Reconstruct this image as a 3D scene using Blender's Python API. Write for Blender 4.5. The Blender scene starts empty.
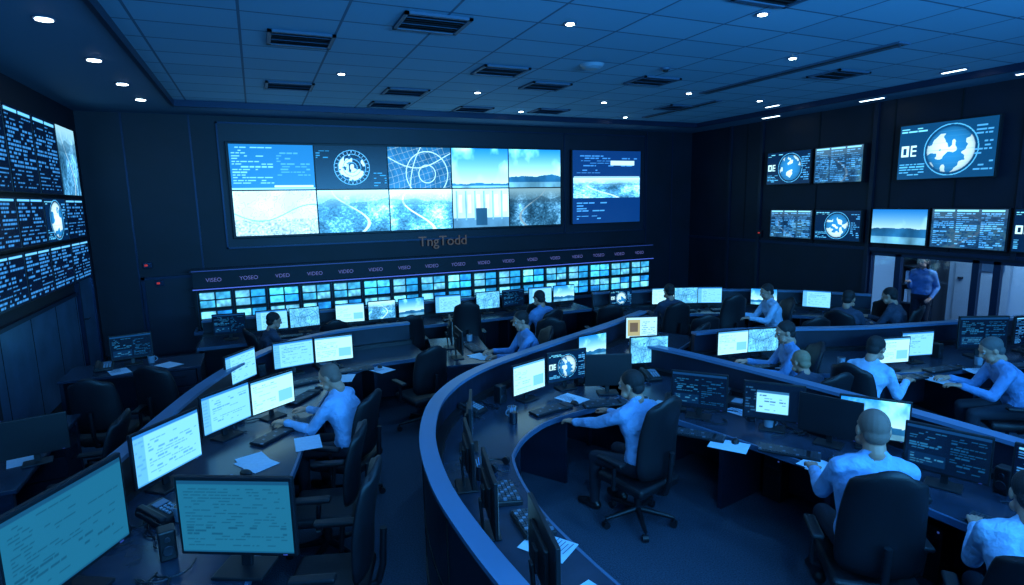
import bpy, bmesh, math, random
import numpy as np
from mathutils import Vector, Matrix
random.seed(7); rng=np.random.RandomState(5)
scene=bpy.context.scene
scene.view_settings.view_transform='Standard'
COL=bpy.context.collection

# ---------------------------------------------------------------- camera
FPX=577.0
def nrm(v): v=np.array(v,float); return v/np.linalg.norm(v)
Yc=nrm([-257,86.5,-FPX]); Xc=np.array([1336,117.5,-FPX]); Xc=nrm(Xc-Xc.dot(Yc)*Yc); Zc=np.cross(Xc,Yc)
cam=bpy.data.cameras.new("camera"); cam.lens=FPX/1024*36; cam.sensor_width=36; cam.clip_start=.05
camo=bpy.data.objects.new("camera",cam); COL.objects.link(camo)
M=Matrix([list(Xc)+[0],list(Yc)+[0],list(Zc)+[2.75],[0,0,0,1]]); camo.matrix_world=M
scene.camera=camo

# ---------------------------------------------------------------- materials
def mat(name,col,rough=.6,metal=0,emit=None,es=0,spec=.5,noise=None,bump=None,nscale=40,bdist=.02):
    m=bpy.data.materials.new(name); m.use_nodes=True; nt=m.node_tree; b=nt.nodes["Principled BSDF"]
    b.inputs["Base Color"].default_value=(*col,1); b.inputs["Roughness"].default_value=rough
    b.inputs["Metallic"].default_value=metal; b.inputs["Specular IOR Level"].default_value=spec
    if emit: b.inputs["Emission Color"].default_value=(*emit,1); b.inputs["Emission Strength"].default_value=es
    if noise or bump:
        tc=nt.nodes.new("ShaderNodeTexCoord"); n=nt.nodes.new("ShaderNodeTexNoise")
        n.inputs["Scale"].default_value=nscale; n.inputs["Detail"].default_value=4
        nt.links.new(tc.outputs["Object"],n.inputs["Vector"])
        if noise:
            r=nt.nodes.new("ShaderNodeValToRGB"); r.color_ramp.elements[0].position=.3; r.color_ramp.elements[1].position=.7
            r.color_ramp.elements[0].color=(*[c*(1-noise) for c in col],1); r.color_ramp.elements[1].color=(*[min(1,c*(1+noise)) for c in col],1)
            nt.links.new(n.outputs["Fac"],r.inputs["Fac"]); nt.links.new(r.outputs["Color"],b.inputs["Base Color"])
        if bump:
            bp=nt.nodes.new("ShaderNodeBump"); bp.inputs["Strength"].default_value=bump; bp.inputs["Distance"].default_value=bdist
            nt.links.new(n.outputs["Fac"],bp.inputs["Height"]); nt.links.new(bp.outputs["Normal"],b.inputs["Normal"])
    return m
def grid_mat(name,c1,c2,mort,bw,rh,ms,rough=.7,offset=0,metal=0,rotx=None):
    m=bpy.data.materials.new(name); m.use_nodes=True; nt=m.node_tree; b=nt.nodes["Principled BSDF"]
    tc=nt.nodes.new("ShaderNodeTexCoord"); br=nt.nodes.new("ShaderNodeTexBrick"); mp=nt.nodes.new("ShaderNodeMapping")
    if rotx: mp.inputs["Rotation"].default_value=rotx
    nt.links.new(tc.outputs["Object"],mp.inputs["Vector"]); nt.links.new(mp.outputs["Vector"],br.inputs["Vector"])
    br.offset=offset; br.inputs["Scale"].default_value=1; br.inputs["Brick Width"].default_value=bw; br.inputs["Row Height"].default_value=rh
    br.inputs["Mortar Size"].default_value=ms; br.inputs["Mortar Smooth"].default_value=.1
    br.inputs["Color1"].default_value=(*c1,1); br.inputs["Color2"].default_value=(*c2,1); br.inputs["Mortar"].default_value=(*mort,1)
    nt.links.new(br.outputs["Color"],b.inputs["Base Color"]); b.inputs["Roughness"].default_value=rough; b.inputs["Metallic"].default_value=metal
    return m
BLK=mat("black_plastic",(.007,.009,.013),.45)
BLK2=mat("black_leather",(.006,.007,.011),.5,bump=.15,nscale=120)
GREYM=mat("dark_metal",(.05,.06,.08),.35,.8)
DESK=mat("desk_laminate",(.022,.036,.062),.24,noise=.15,nscale=6)
DESKE=mat("desk_edge",(.06,.12,.21),.4)
RIM=mat("console_rim_laminate",(.10,.19,.32),.33)
PART=mat("console_panel",(.008,.015,.032),.42,noise=.2,nscale=5)
SEAM=mat("panel_seam",(.003,.004,.006),.8)
WALL=mat("wall_dark_blue",(.0042,.0075,.019),.55,noise=.25,nscale=2)
WALL2=mat("wall_panel_blue",(.006,.011,.027),.45,noise=.2,nscale=2)
WTRIM=mat("wall_trim_metal",(.016,.033,.075),.35,.5)
LOCK=mat("brushed_steel_panel",(.14,.27,.44),.28,.7,noise=.2,nscale=3)
CARPET=mat("carpet",(.030,.054,.088),.95,noise=.5,bump=.5,nscale=90)
CEIL=grid_mat("ceiling_tiles",(.19,.42,.60),(.16,.37,.54),(.05,.13,.22),.9,.6,.014,.8)
SOF=mat("soffit_paint",(.07,.17,.28),.7)
VENT=mat("vent_dark",(.004,.006,.010),.6)
VENTF=mat("vent_frame",(.05,.10,.17),.6)
LAMP=mat("downlight_lens",(1,1,1),.5,emit=(.75,.92,1),es=16)
STRIP=mat("linear_light_lens",(1,1,1),.5,emit=(.7,.9,1),es=5)
GLOWB=mat("led_strip_blue",(.1,.1,.3),.5,emit=(.09,.17,.85),es=.9)
GLOWD=mat("led_strip_dim",(.05,.05,.2),.5,emit=(.05,.12,.55),es=.4)
LABEL=mat("label_glow",(.1,.1,.2),.5,emit=(.22,.23,.7),es=.42)
REDL=mat("red_indicator",(.4,.02,.02),.5,emit=(1,.07,.05),es=.35)
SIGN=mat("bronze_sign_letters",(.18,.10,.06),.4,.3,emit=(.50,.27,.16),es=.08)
PAPER=mat("paper",(.50,.66,.82),.8,noise=.06,nscale=30)
KEYS=mat("key_caps",(.035,.045,.06),.5)
KEYL=mat("key_caps_light",(.12,.17,.24),.5)
WHITEP=mat("pale_plastic",(.25,.33,.42),.5)
SKIN=mat("skin",(.50,.25,.17),.55)
LIP=mat("lips",(.28,.13,.12),.5)
EYEW=mat("eye_white",(.5,.5,.52),.3)
EYED=mat("eye_iris",(.02,.02,.03),.2)
HAIRD=mat("hair_dark",(.012,.010,.012),.6,bump=.5,nscale=150)
HAIRB=mat("hair_blond",(.30,.20,.12),.6,bump=.5,nscale=150)
HAIRG=mat("hair_grey",(.11,.10,.10),.6,bump=.5,nscale=150)
HAIRZ=mat("hair_buzzcut",(.20,.125,.10),.7,bump=.3,nscale=250)
SHIRT=mat("shirt_light_blue",(.26,.44,.72),.8,noise=.15,bump=.8,nscale=9,bdist=.06)
SHIRT2=mat("shirt_pale_blue",(.36,.54,.76),.8,noise=.15,bump=.8,nscale=9,bdist=.06)
SHIRT3=mat("shirt_mid_blue",(.13,.27,.52),.8,noise=.15,bump=.8,nscale=9,bdist=.06)
SHIRTD=mat("shirt_dark",(.03,.045,.08),.8,bump=.7,nscale=9,bdist=.06)
PANTS=mat("trousers_navy",(.010,.014,.026),.8)
SHOE=mat("shoe_black",(.01,.01,.012),.35)
OFFW=mat("office_wall",(.30,.42,.55),.7)
GLASS=bpy.data.materials.new("window_glass"); GLASS.use_nodes=True
_nt=GLASS.node_tree; _nt.nodes.clear(); _o=_nt.nodes.new("ShaderNodeOutputMaterial"); _mx=_nt.nodes.new("ShaderNodeMixShader"); _t=_nt.nodes.new("ShaderNodeBsdfTransparent"); _g=_nt.nodes.new("ShaderNodeBsdfGlossy")
_t.inputs[0].default_value=(.75,.85,.95,1); _g.inputs["Roughness"].default_value=.05; _mx.inputs[0].default_value=.07
_nt.links.new(_t.outputs[0],_mx.inputs[1]); _nt.links.new(_g.outputs[0],_mx.inputs[2]); _nt.links.new(_mx.outputs[0],_o.inputs[0])
def screen_mat(name,s):
    m=bpy.data.materials.new(name); m.use_nodes=True; nt=m.node_tree; b=nt.nodes["Principled BSDF"]
    a=nt.nodes.new("ShaderNodeAttribute"); a.attribute_name="Col"
    b.inputs["Base Color"].default_value=(.01,.01,.015,1); b.inputs["Roughness"].default_value=.25
    nt.links.new(a.outputs["Color"],b.inputs["Emission Color"]); b.inputs["Emission Strength"].default_value=s
    return m
SCR=screen_mat("screen_image",1.45); SCRW=screen_mat("video_wall_image",1.75)

# ---------------------------------------------------------------- mesh builder
class MB:
    def __init__(s): s.V=[]; s.F=[]; s.MI=[]; s.mats=[]; s.sm=[]
    def mi(s,m):
        if m not in s.mats: s.mats.append(m)
        return s.mats.index(m)
    def add(s,vs,fs,m,smooth=False,T=None):
        o=len(s.V)
        for v in vs:
            v=Vector(v)
            s.V.append(T@v if T else v)
        k=s.mi(m)
        for f in fs: s.F.append([i+o for i in f]); s.MI.append(k); s.sm.append(smooth)
    def box(s,c,d,m,bev=0,T=None,R=None,seg=2):
        if bev>0:
            bm=bmesh.new(); bmesh.ops.create_cube(bm,size=1)
            for v in bm.verts: v.co=Vector((v.co.x*d[0],v.co.y*d[1],v.co.z*d[2]))
            bmesh.ops.bevel(bm,geom=list(bm.edges),offset=bev,segments=seg,affect='EDGES',profile=.5)
            bm.verts.ensure_lookup_table(); vs=[v.co.copy() for v in bm.verts]; fs=[[v.index for v in f.verts] for f in bm.faces]; bm.free()
        else:
            x,y,z=[k/2 for k in d]
            vs=[Vector(p) for p in [(-x,-y,-z),(x,-y,-z),(x,y,-z),(-x,y,-z),(-x,-y,z),(x,-y,z),(x,y,z),(-x,y,z)]]
            fs=[(0,3,2,1),(4,5,6,7),(0,1,5,4),(1,2,6,5),(2,3,7,6),(3,0,4,7)]
        if R: vs=[R@v for v in vs]
        vs=[v+Vector(c) for v in vs]
        s.add(vs,fs,m,False,T)
    def bb(s,a,b,m,bev=0,T=None):
        s.box([(a[i]+b[i])/2 for i in range(3)],[abs(b[i]-a[i]) for i in range(3)],m,bev,T)
    def cyl(s,a,b,ra,rb,m,n=14,T=None,smooth=True):
        a=Vector(a);b=Vector(b);d=(b-a).normalized(); u=d.orthogonal().normalized(); w=d.cross(u)
        vs=[];
        for c,r in ((a,ra),(b,rb)):
            for i in range(n):
                t=2*math.pi*i/n; vs.append(c+(u*math.cos(t)+w*math.sin(t))*r)
        s.add(vs,[(i,(i+1)%n,n+(i+1)%n,n+i) for i in range(n)],m,smooth,T)
        s.add(vs,[list(range(n))[::-1],list(range(n,2*n))],m,False,T)
    def tube(s,pts,r,m,n=8,T=None):
        for i in range(len(pts)-1): s.cyl(pts[i],pts[i+1],r,r,m,n,T)
    def mesh(s,name):
        me=bpy.data.meshes.new(name); me.from_pydata([tuple(v) for v in s.V],[],s.F)
        for m in s.mats: me.materials.append(m)
        me.polygons.foreach_set("material_index",s.MI); me.polygons.foreach_set("use_smooth",s.sm); me.update()
        return me
    def obj(s,name,parent=None,loc=None,rot=None):
        return put(name,s.mesh(name),parent,loc,rot)
def put(name,me,parent=None,loc=None,rot=None,sc=None):
    o=bpy.data.objects.new(name,me); COL.objects.link(o)
    if parent: o.parent=parent
    if loc: o.location=loc
    if rot is not None: o.rotation_euler=(0,0,rot) if not hasattr(rot,'__len__') else rot
    if sc: o.scale=(sc,sc,sc)
    return o
def empty(name,loc=(0,0,0),rot=0,sc=1):
    o=bpy.data.objects.new(name,None); COL.objects.link(o); o.location=loc; o.rotation_euler=(0,0,rot); o.scale=(sc,)*3; o.empty_display_size=.1
    return o
def ang(dx,dy): # rotation so that local +Y faces (dx,dy)
    return math.atan2(dy,dx)-math.pi/2

# ---------------------------------------------------------------- screen images
def vnoise(W,H,nx,ny,seed):
    r=np.random.RandomState(seed).rand(ny+2,nx+2); x=np.linspace(0,nx,W); y=np.linspace(0,ny,H)
    xi=np.minimum(x.astype(int),nx); yi=np.minimum(y.astype(int),ny); fx=x-xi; fy=y-yi; fx=fx*fx*(3-2*fx); fy=fy*fy*(3-2*fy)
    a=r[np.ix_(yi,xi)];b=r[np.ix_(yi,xi+1)];c=r[np.ix_(yi+1,xi)];d=r[np.ix_(yi+1,xi+1)]
    return (a*(1-fx)+b*fx)*(1-fy[:,None])+(c*(1-fx)+d*fx)*fy[:,None]
def fbm(W,H,n,seed): return sum(vnoise(W,H,n*2**k,max(1,n*2**k//2),seed+k)/2**k for k in range(4))/1.9
def canvas(W,H,bg): return np.tile(np.array(bg,float),(H,W,1))
def rect(im,u0,v0,u1,v1,c):
    H,W=im.shape[:2]; im[int(round(v0*H)):max(int(round(v0*H))+1,int(round(v1*H))),int(round(u0*W)):max(int(round(u0*W))+1,int(round(u1*W)))]=c
def textblk(im,u0,v0,u1,v1,rows,c,seed,fill=.7):
    r=random.Random(seed); dv=(v1-v0)/rows
    for i in range(rows):
        v=v1-(i+1)*dv; u=u0
        while u<u1-.02:
            w=r.uniform(.02,.10)
            if r.random()<fill: rect(im,u,v+dv*.3,min(u+w,u1),v+dv*.7,c)
            u+=w+.012
            if r.random()<.08: break
def uvg(im):
    H,W=im.shape[:2]; return np.meshgrid(np.linspace(0,1,W),np.linspace(0,1,H))
def g_doc(seed,W=84,H=56,bg=(.55,.82,.94),tx=(.36,.62,.78)):
    im=canvas(W,H,bg); rect(im,0,.93,1,1,(.2,.48,.74)); rect(im,0,.0,1,.04,(.3,.58,.78)); rect(im,0,.04,.16,.93,(.42,.70,.87))
    textblk(im,.2,.1,.95,.88,13,tx,seed,.6); textblk(im,.02,.1,.14,.88,9,tx,seed+1)
    return im
def g_white(seed,W=84,H=56):
    im=canvas(W,H,(.76,.94,1.)); rect(im,0,.92,1,1,(.4,.68,.88)); textblk(im,.05,.5,.6,.85,6,(.52,.74,.87),seed,.6); rect(im,.62,.15,.95,.5,(.5,.78,.94)); textblk(im,.05,.08,.55,.45,5,(.58,.78,.9),seed+3,.5)
    return im
def g_teal(seed,W=110,H=72):
    im=canvas(W,H,(.13,.38,.47)); rect(im,0,.94,1,1,(.1,.28,.38)); textblk(im,.05,.08,.95,.9,20,(.10,.30,.38),seed,.62); rect(im,.0,.0,1,.03,(.1,.3,.4)); return im
def g_dark(seed,W=84,H=56):
    im=canvas(W,H,(.02,.07,.13)); rect(im,0,.93,1,1,(.08,.22,.36)); textblk(im,.05,.45,.5,.9,8,(.14,.36,.5),seed,.6); textblk(im,.55,.1,.95,.88,13,(.09,.27,.4),seed+1,.6)
    rect(im,.05,.1,.5,.38,(.04,.14,.24)); textblk(im,.07,.12,.48,.36,4,(.2,.42,.55),seed+2,.5); return im
def g_darkwin(seed,W=84,H=56):
    im=canvas(W,H,(.03,.08,.14)); rect(im,.22,.18,.75,.8,(.6,.85,.95)); rect(im,.22,.74,.75,.8,(.2,.4,.55)); textblk(im,.26,.22,.7,.7,6,(.25,.42,.55),seed,.7); textblk(im,.02,.1,.2,.9,10,(.15,.3,.42),seed); return im
def g_tab(seed,W=100,H=76,rows=17,colsn=3):
    im=canvas(W,H,(.01,.045,.11)) 
    for c in range(colsn):
        u0=.03+c*(.97/colsn); u1=u0+.97/colsn-.04; rect(im,u0,.93,u1,.97,(.45,.75,.92)); textblk(im,u0,.04,u1,.91,rows,(.23,.48,.70),seed+c,.75)
    return im
def g_globe(seed,W=150,H=92,cx=.5,rad=.36,dark=(.02,.12,.22),oe=True):
    im=canvas(W,H,dark); U,V=uvg(im); asp=W/H
    X=(U-cx)*asp/rad; Y=(V-.5)/rad; r2=X*X+Y*Y; ins=r2<1; Z=np.sqrt(np.clip(1-r2,0,1))
    n=vnoise(W,H,9,6,seed)*.65+vnoise(W,H,22,14,seed+1)*.35; land=n>.47; sh=.6+.4*Z
    col=np.where(land[...,None],np.array([.92,1.,1.]),np.array([.16,.50,.72]))*sh[...,None]
    im[ins]=col[ins]
    lat=(np.abs((np.arcsin(np.clip(Y,-1,1))*5/math.pi*2)%1-.5)>.46)&ins; im[lat]=im[lat]*.75+np.array([.4,.6,.7])*.25
    ring=(np.abs(np.sqrt(r2)-1.12)<.02); im[ring]=(.35,.7,.88)
    textblk(im,.02,.06,.3,.3,5,(.35,.7,.88),seed,.7); textblk(im,.80,.1,.98,.9,12,(.3,.6,.8),seed+2,.6); textblk(im,.02,.85,.4,.95,2,(.5,.85,.98),seed+4)
    if oe:
        w=(.85,.97,1)
        rect(im,.03,.42,.115,.62,w); rect(im,.055,.46,.09,.58,dark); rect(im,.135,.42,.155,.62,w)
        for v in (.42,.505,.59): rect(im,.135,v,.20,v+.03,w)
    return im
def g_radar(seed,W=150,H=92):
    im=canvas(W,H,(.015,.06,.12)); U,V=uvg(im); X=(U-.5)*W/H; Y=V-.5; r=np.sqrt(X*X+Y*Y)
    n=vnoise(W,H,12,8,seed)*.6+vnoise(W,H,30,20,seed)*.4; im[(r<.30)]=np.array([.06,.25,.4]); im[(r<.3)&(n>.48)]=(.82,.94,.98); im[(r<.3)&(n<.36)]=(.03,.08,.14)
    for k in (.12,.2,.31,.4): im[np.abs(r-k)<.006]=(.4,.75,.95)
    a=np.arctan2(Y,X); im[(np.abs((a*12/math.pi)%1-.5)>.44)&(r>.32)&(r<.38)]=(.5,.75,.95); textblk(im,.02,.7,.2,.95,5,(.2,.55,.75),seed); textblk(im,.8,.05,.98,.4,6,(.2,.55,.75),seed+1); return im
def g_map(seed,W=170,H=104,dark=False):
    bg=(.13,.38,.55) if dark else (.45,.76,.90); im=canvas(W,H,bg); U,V=uvg(im); n=fbm(W,H,8,seed); im*=(.65+.7*n)[...,None]
    X=U*1.64; rr=random.Random(seed); lc=(.80,.95,1.) if dark else (.16,.44,.64); l2=tuple(c*.7 for c in lc)
    g=.05*np.sin(V*5+seed)
    for k in range(14): im[np.abs((X*.96+V*.28+g)-k*.13)<.004]=l2
    for k in range(9): im[np.abs((-X*.28+V*.96)-k*.16+.4)<.004]=l2
    r=np.sqrt((X-1.0)**2+(V-.35)**2)
    for k in (.22,.55): im[np.abs(r-k)<.010]=lc
    im[np.abs(V-.75+.25*np.sin(X*2.2))<.011]=lc; im[np.abs(X-.55-.3*V*V)<.010]=lc
    return np.clip(im,0,1)
def g_sky(seed,W=150,H=92,hz=.3):
    im=canvas(W,H,(0,0,0)); U,V=uvg(im); n=fbm(W,H,4,seed); t=np.clip((V-hz)/(1-hz),0,1)[...,None]
    im=np.array([.82,.97,1.])*(1-t)+np.array([.13,.52,.85])*t; im=im+np.clip(n-.48,0,1)[...,None]*1.8*t
    m=V<hz+.07*(fbm(W,H,6,seed+9)-.5)*2; im[m]=(np.array([.16,.42,.6])*(.6+.8*n[...,None]))[m]; m2=V<hz*.45; im[m2]=(np.array([.5,.78,.9])*(.5+.8*n[...,None]))[m2]
    return np.clip(im,0,1)
def g_aerial(seed,W=170,H=104,br=1.):
    im=canvas(W,H,(0,0,0)); U,V=uvg(im); f=vnoise(W,H,40,34,seed)*.55+vnoise(W,H,85,50,seed+1)*.45; c=fbm(W,H,5,seed+2)
    b=.57+.8*(c-.3)+.5*(f-.5); im=np.stack([b*.45,b*.86,b*1.10],-1)+np.clip(b-.7,0,1)[...,None]*1.2
    haze=np.clip((V-.55)/.4,0,1)[...,None]; im=im*(1-haze)+np.array([.80,.97,1.])*haze
    road=np.abs(U-.45-.25*np.sin(V*4+seed))<.010+.016*(1-V); im[road]=(.85,.97,1)
    hill=(V>.62)&(V<.66+.16*vnoise(W,H,5,1,seed+5)); im[hill]=im[hill]*.7+np.array([.1,.25,.35])*.3
    return np.clip(im*br,0,1)
def g_room(seed,W=150,H=92):
    im=canvas(W,H,(.78,.93,.98)); rr=random.Random(seed); n=fbm(W,H,5,seed)
    rect(im,0,0,1,.25,(.35,.55,.68)); 
    for i in range(6): u=.05+i*.16; rect(im,u,.2,u+.03,.95,(.5,.72,.82)); rect(im,u+.05,.3+rr.random()*.2,u+.11,.85,(.95,1,1))
    rect(im,.4,.05,.6,.5,(.15,.32,.44)); im*=(.8+.4*n)[...,None]; return np.clip(im,0,1)
def g_paperland(seed,W=170,H=104):
    n=fbm(W,H,6,seed); im=canvas(W,H,(.86,.98,1.)); U,V=uvg(im); im*=(.86+.25*n)[...,None]; k=np.abs((n*9)%1-.5)<.05; im[k]=im[k]*.82
    f=vnoise(W,H,60,40,seed+3); m=V<.35; im[m]=im[m]*(.62+.5*f[m][...,None]); r=np.abs(V-.5+.18*np.sin(U*5))<.012; im[r]=(.5,.74,.86); return np.clip(im,0,1)
def g_doclist(seed,W=150,H=92):
    im=canvas(W,H,(.12,.43,.66)); textblk(im,.03,.12,.5,.95,14,(.5,.82,.95),seed,.8); textblk(im,.55,.3,.95,.9,10,(.3,.63,.83),seed+1,.6); rect(im,.5,.05,.97,.1,(.85,.97,1)); rect(im,0,0,1,.04,(.6,.85,.97)); return im
def g_multi(seed,W=150,H=130):
    im=canvas(W,H,(.05,.19,.38)); a=g_aerial(seed,146,36); im[46:82,2:148]=a; textblk(im,.06,.68,.94,.94,8,(.25,.52,.78),seed,.6); rect(im,.55,.8,.9,.86,(.8,.93,1)); textblk(im,.06,.05,.94,.3,7,(.3,.6,.85),seed+5,.6); rect(im,.02,.635,.98,.65,(.75,.93,1)); return im
def g_quad(seed,W=36,H=22):
    im=canvas(W,H,(.01,.05,.10)); rr=random.Random(seed); h2=H//2; w2=W//2
    for j in range(2):
        for i in range(2):
            n=fbm(w2-2,h2-2,3,seed*7+i*3+j); c=np.array(rr.choice([(.20,.62,.85),(.30,.72,.9),(.16,.52,.8),(.5,.84,.97)])); im[j*h2+1:j*h2+h2-1,i*w2+1:i*w2+w2-1]=np.clip(c*(.55+.85*n[...,None]),0,1)
    return im
def g_orange(seed,W=84,H=56):
    im=canvas(W,H,(.75,.9,.95)); rect(im,.05,.1,.45,.9,(.72,.62,.42)); rect(im,.12,.3,.38,.75,(.42,.34,.25)); textblk(im,.5,.1,.95,.9,9,(.4,.6,.7),seed); return im
TINT=np.array([.86,.98,1.06])
def screen_mesh(name,im,w,h,m):
    im=np.clip(im*TINT,0,1)**2.2
    H,W=im.shape[:2]; xs=np.linspace(-w/2,w/2,W); zs=np.linspace(-h/2,h/2,H); X,Z=np.meshgrid(xs,zs)
    V=np.stack([X,np.zeros_like(X),Z],-1).reshape(-1,3)
    idx=np.arange(H*W).reshape(H,W); F=np.stack([idx[:-1,:-1],idx[:-1,1:],idx[1:,1:],idx[1:,:-1]],-1).reshape(-1,4)
    me=bpy.data.meshes.new(name); me.vertices.add(len(V)); me.vertices.foreach_set("co",V.ravel())
    me.loops.add(F.size); me.loops.foreach_set("vertex_index",F.ravel()); me.polygons.add(len(F)); me.polygons.foreach_set("loop_start",np.arange(0,F.size,4)); me.polygons.foreach_set("loop_total",np.full(len(F),4))
    me.update(); me.validate()
    a=me.color_attributes.new("Col",'FLOAT_COLOR','POINT'); a.data.foreach_set("color",np.concatenate([im.reshape(-1,3),np.ones((H*W,1))],1).astype(np.float32).ravel())
    me.materials.append(m); return me

# ---------------------------------------------------------------- room
XL,XR,YB,YF,ZC=-2.7,10.6,12.3,-3.0,4.48
b=MB(); b.bb((XL-.2,YF-.2,-.1),(13.4,YB+.2,0),CARPET); b.obj("floor")
b=MB(); b.bb((XL-.2,YF-.2,ZC),(XR+.2,YB+.2,ZC+.1),CEIL); b.obj("ceiling")
b=MB() # lowered border around the tiled tray
b.bb((XL,YF,ZC-.07),(-1.12,YB,ZC),SOF); b.bb((-1.12,11.15,ZC-.07),(XR,YB,ZC),SOF); b.bb((9.75,YF,ZC-.07),(XR,11.15,ZC),SOF)
for x0,x1,y0,y1 in [(-1.12,-1.07,YF,11.15),(-1.07,9.70,11.10,11.15),(9.70,9.75,YF,11.15)]: b.bb((x0,y0,ZC-.10),(x1,y1,ZC),WTRIM)
b.obj("trim_1")
b=MB(); b.bb((XL-.2,YB,0),(XR+.2,YB+.2,ZC),WALL); b.obj("wall_back")
b=MB()
for x in (-2.05,-1.0,9.15,9.95): b.bb((x,YB-.012,0),(x+.03,YB,ZC-.07),WTRIM)
b.bb((-.55,YB-.05,1.95),(9.1,YB,4.30),WALL2)
for x in (-.55,6.75,9.06): b.bb((x,YB-.07,1.95),(x+.03,YB-.05,4.30),WTRIM)
b.bb((-.55,YB-.07,4.27),(9.09,YB-.05,4.30),WTRIM); b.bb((-.55,YB-.07,1.95),(9.09,YB-.05,1.98),WTRIM)
b.obj("trim_2")
b=MB(); b.bb((XL-.2,YF,0),(XL,YB,ZC),WALL); b.obj("wall_left")
b=MB()
b.bb((XL,2.0,.12),(XL+.03,10.9,1.42),LOCK)
for i in range(10): b.bb((XL+.03,2.0+i*.98,.12),(XL+.034,2.012+i*.98,1.42),SEAM)
b.bb((XL,2.0,1.42),(XL+.05,10.9,1.47),WTRIM)
b.obj("trim_3")
b=MB(); b.bb((XL-.2,YF-.2,0),(13.4,YF,ZC),WALL); b.obj("wall_front")
b=MB() # right wall with glazed opening
wy0,wy1,wz0,wz1=2.2,7.3,.32,1.66
b.bb((XR,YF,0),(XR+.2,wy0,ZC),WALL); b.bb((XR,wy1,0),(XR+.2,YB,ZC),WALL); b.bb((XR,wy0,0),(XR+.2,wy1,wz0),WALL); b.bb((XR,wy0,wz1),(XR+.2,wy1,ZC),WALL)
b.obj("wall_right")
b=MB()
for y in (10.9,9.95,7.32,4.98,3.5): b.bb((XR-.05,y-.04,0 if y>7 else 1.7),(XR,y+.04,ZC-.07),WALL2)
for y in (10.4,8.5,6.98,5.9,4.2): b.bb((XR-.012,y,1.75),(XR,y+.02,ZC-.07),SEAM)
b.bb((XR-.03,YF,1.70),(XR,YB,1.76),WTRIM)
b.obj("trim_4")
for i,(y0,y1) in enumerate([(2.2,3.3),(3.3,4.4),(4.4,5.2),(5.2,5.5),(5.5,6.75),(6.75,7.3)]):
    w=MB()
    for ya,yb,za,zb in [(y0,y0+.05,wz0,wz1),(y1-.05,y1,wz0,wz1),(y0,y1,wz0,wz0+.05),(y0,y1,wz1-.05,wz1)]: w.bb((XR+.02,ya,za),(XR+.1,yb,zb),WTRIM)
    w.bb((XR+.055,y0+.05,wz0+.05),(XR+.061,y1-.05,wz1-.05),GLASS)
    w.obj("window_%d"%(i+1))
# adjoining office seen through the glass
b=MB(); b.bb((13.2,1.5,0),(13.4,8.2,2.7),OFFW); b.obj("wall_office_east")
b=MB(); b.bb((XR+.2,8.0,0),(13.2,8.2,2.7),OFFW); b.obj("wall_office_north")
b=MB(); b.bb((XR+.2,1.5,0),(13.2,1.7,2.7),OFFW); b.obj("wall_office_south")
b=MB(); b.bb((XR+.2,1.5,2.7),(13.4,8.2,2.8),OFFW); b.obj("ceiling_office")
for k,y in enumerate((3.0,4.8,6.2)):
    b=MB(); b.bb((13.13,y,0),(13.195,y+.95,2.1),WHITEP); b.bb((13.10,y+.1,1.2),(13.13,y+.6,1.9),LOCK); b.bb((13.08,y+.80,1.0),(13.13,y+.88,1.04),GREYM); b.obj("door_%d"%(k+2))
b=MB()
for z in (.4,.8,1.2,1.6): b.bb((12.7,7.3,z),(13.15,7.95,z+.03),GREYM)
b.bb((12.7,7.28,0),(13.15,7.31,1.9),GREYM); b.bb((12.7,7.94,0),(13.15,7.97,1.9),GREYM)
for k in range(14): b.bb((12.75,7.34+(k%7)*.085,.43+.4*(k//7)),(13.1,7.40+(k%7)*.085,.70+.4*(k//7)),[PAPER,SHIRT,WHITEP][k%3])
b.obj("office_bookshelf")
# baseboards
b=MB(); b.bb((XL,YB-.03,0),(XR,YB,.1),BLK); b.obj("baseboard_back")
b=MB(); b.bb((XL,YF,0),(XL+.04,YB,.1),BLK); b.obj("baseboard_left")
b=MB(); b.bb((XR-.03,YF,0),(XR,YB,.1),BLK); b.obj("baseboard_right")
# door in left wall
b=MB(); y0,y1=11.05,11.85
b.bb((XL,y0-.06,0),(XL+.06,y0,2.05),WTRIM); b.bb((XL,y1,0),(XL+.06,y1+.06,2.05),WTRIM); b.bb((XL,y0-.06,2.0),(XL+.06,y1+.06,2.06),WTRIM)
b.bb((XL,y0,0),(XL+.035,y1,2.0),LOCK); b.cyl((XL+.04,y0+.09,1.0),(XL+.09,y0+.09,1.0),.012,.012,GREYM); b.box((XL+.09,y0+.14,1.0),(.015,.13,.02),GREYM,.004)
b.obj("door_1")
b=MB(); x0,x1=-1.95,-1.1
b.bb((x0,YB-.04,0),(x1,YB-.002,1.45),WALL2); b.bb((x0-.05,YB-.06,0),(x0,YB-.002,1.5),WTRIM); b.bb((x1,YB-.06,0),(x1+.05,YB-.002,1.5),WTRIM); b.bb((x0-.05,YB-.06,1.45),(x1+.05,YB-.002,1.5),WTRIM); b.box((x1-.12,YB-.07,.9),(.12,.02,.02),GREYM,.004)
b.obj("door_5")
for x,z in ((-1.88,1.72),(-1.72,1.38)):
    b=MB(); b.box((x,YB-.03,z),(.15,.05,.11),WTRIM,.01); b.box((x-.02,YB-.058,z),(.05,.012,.035),REDL,.004); b.obj("fire_alarm_button")
b=MB(); b.box((XR-.03,9.9,1.9),(.05,.12,.16),BLK,.01); b.box((XR-.058,9.9,1.92),(.012,.05,.03),REDL,.003); b.obj("fire_alarm_button")

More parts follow.
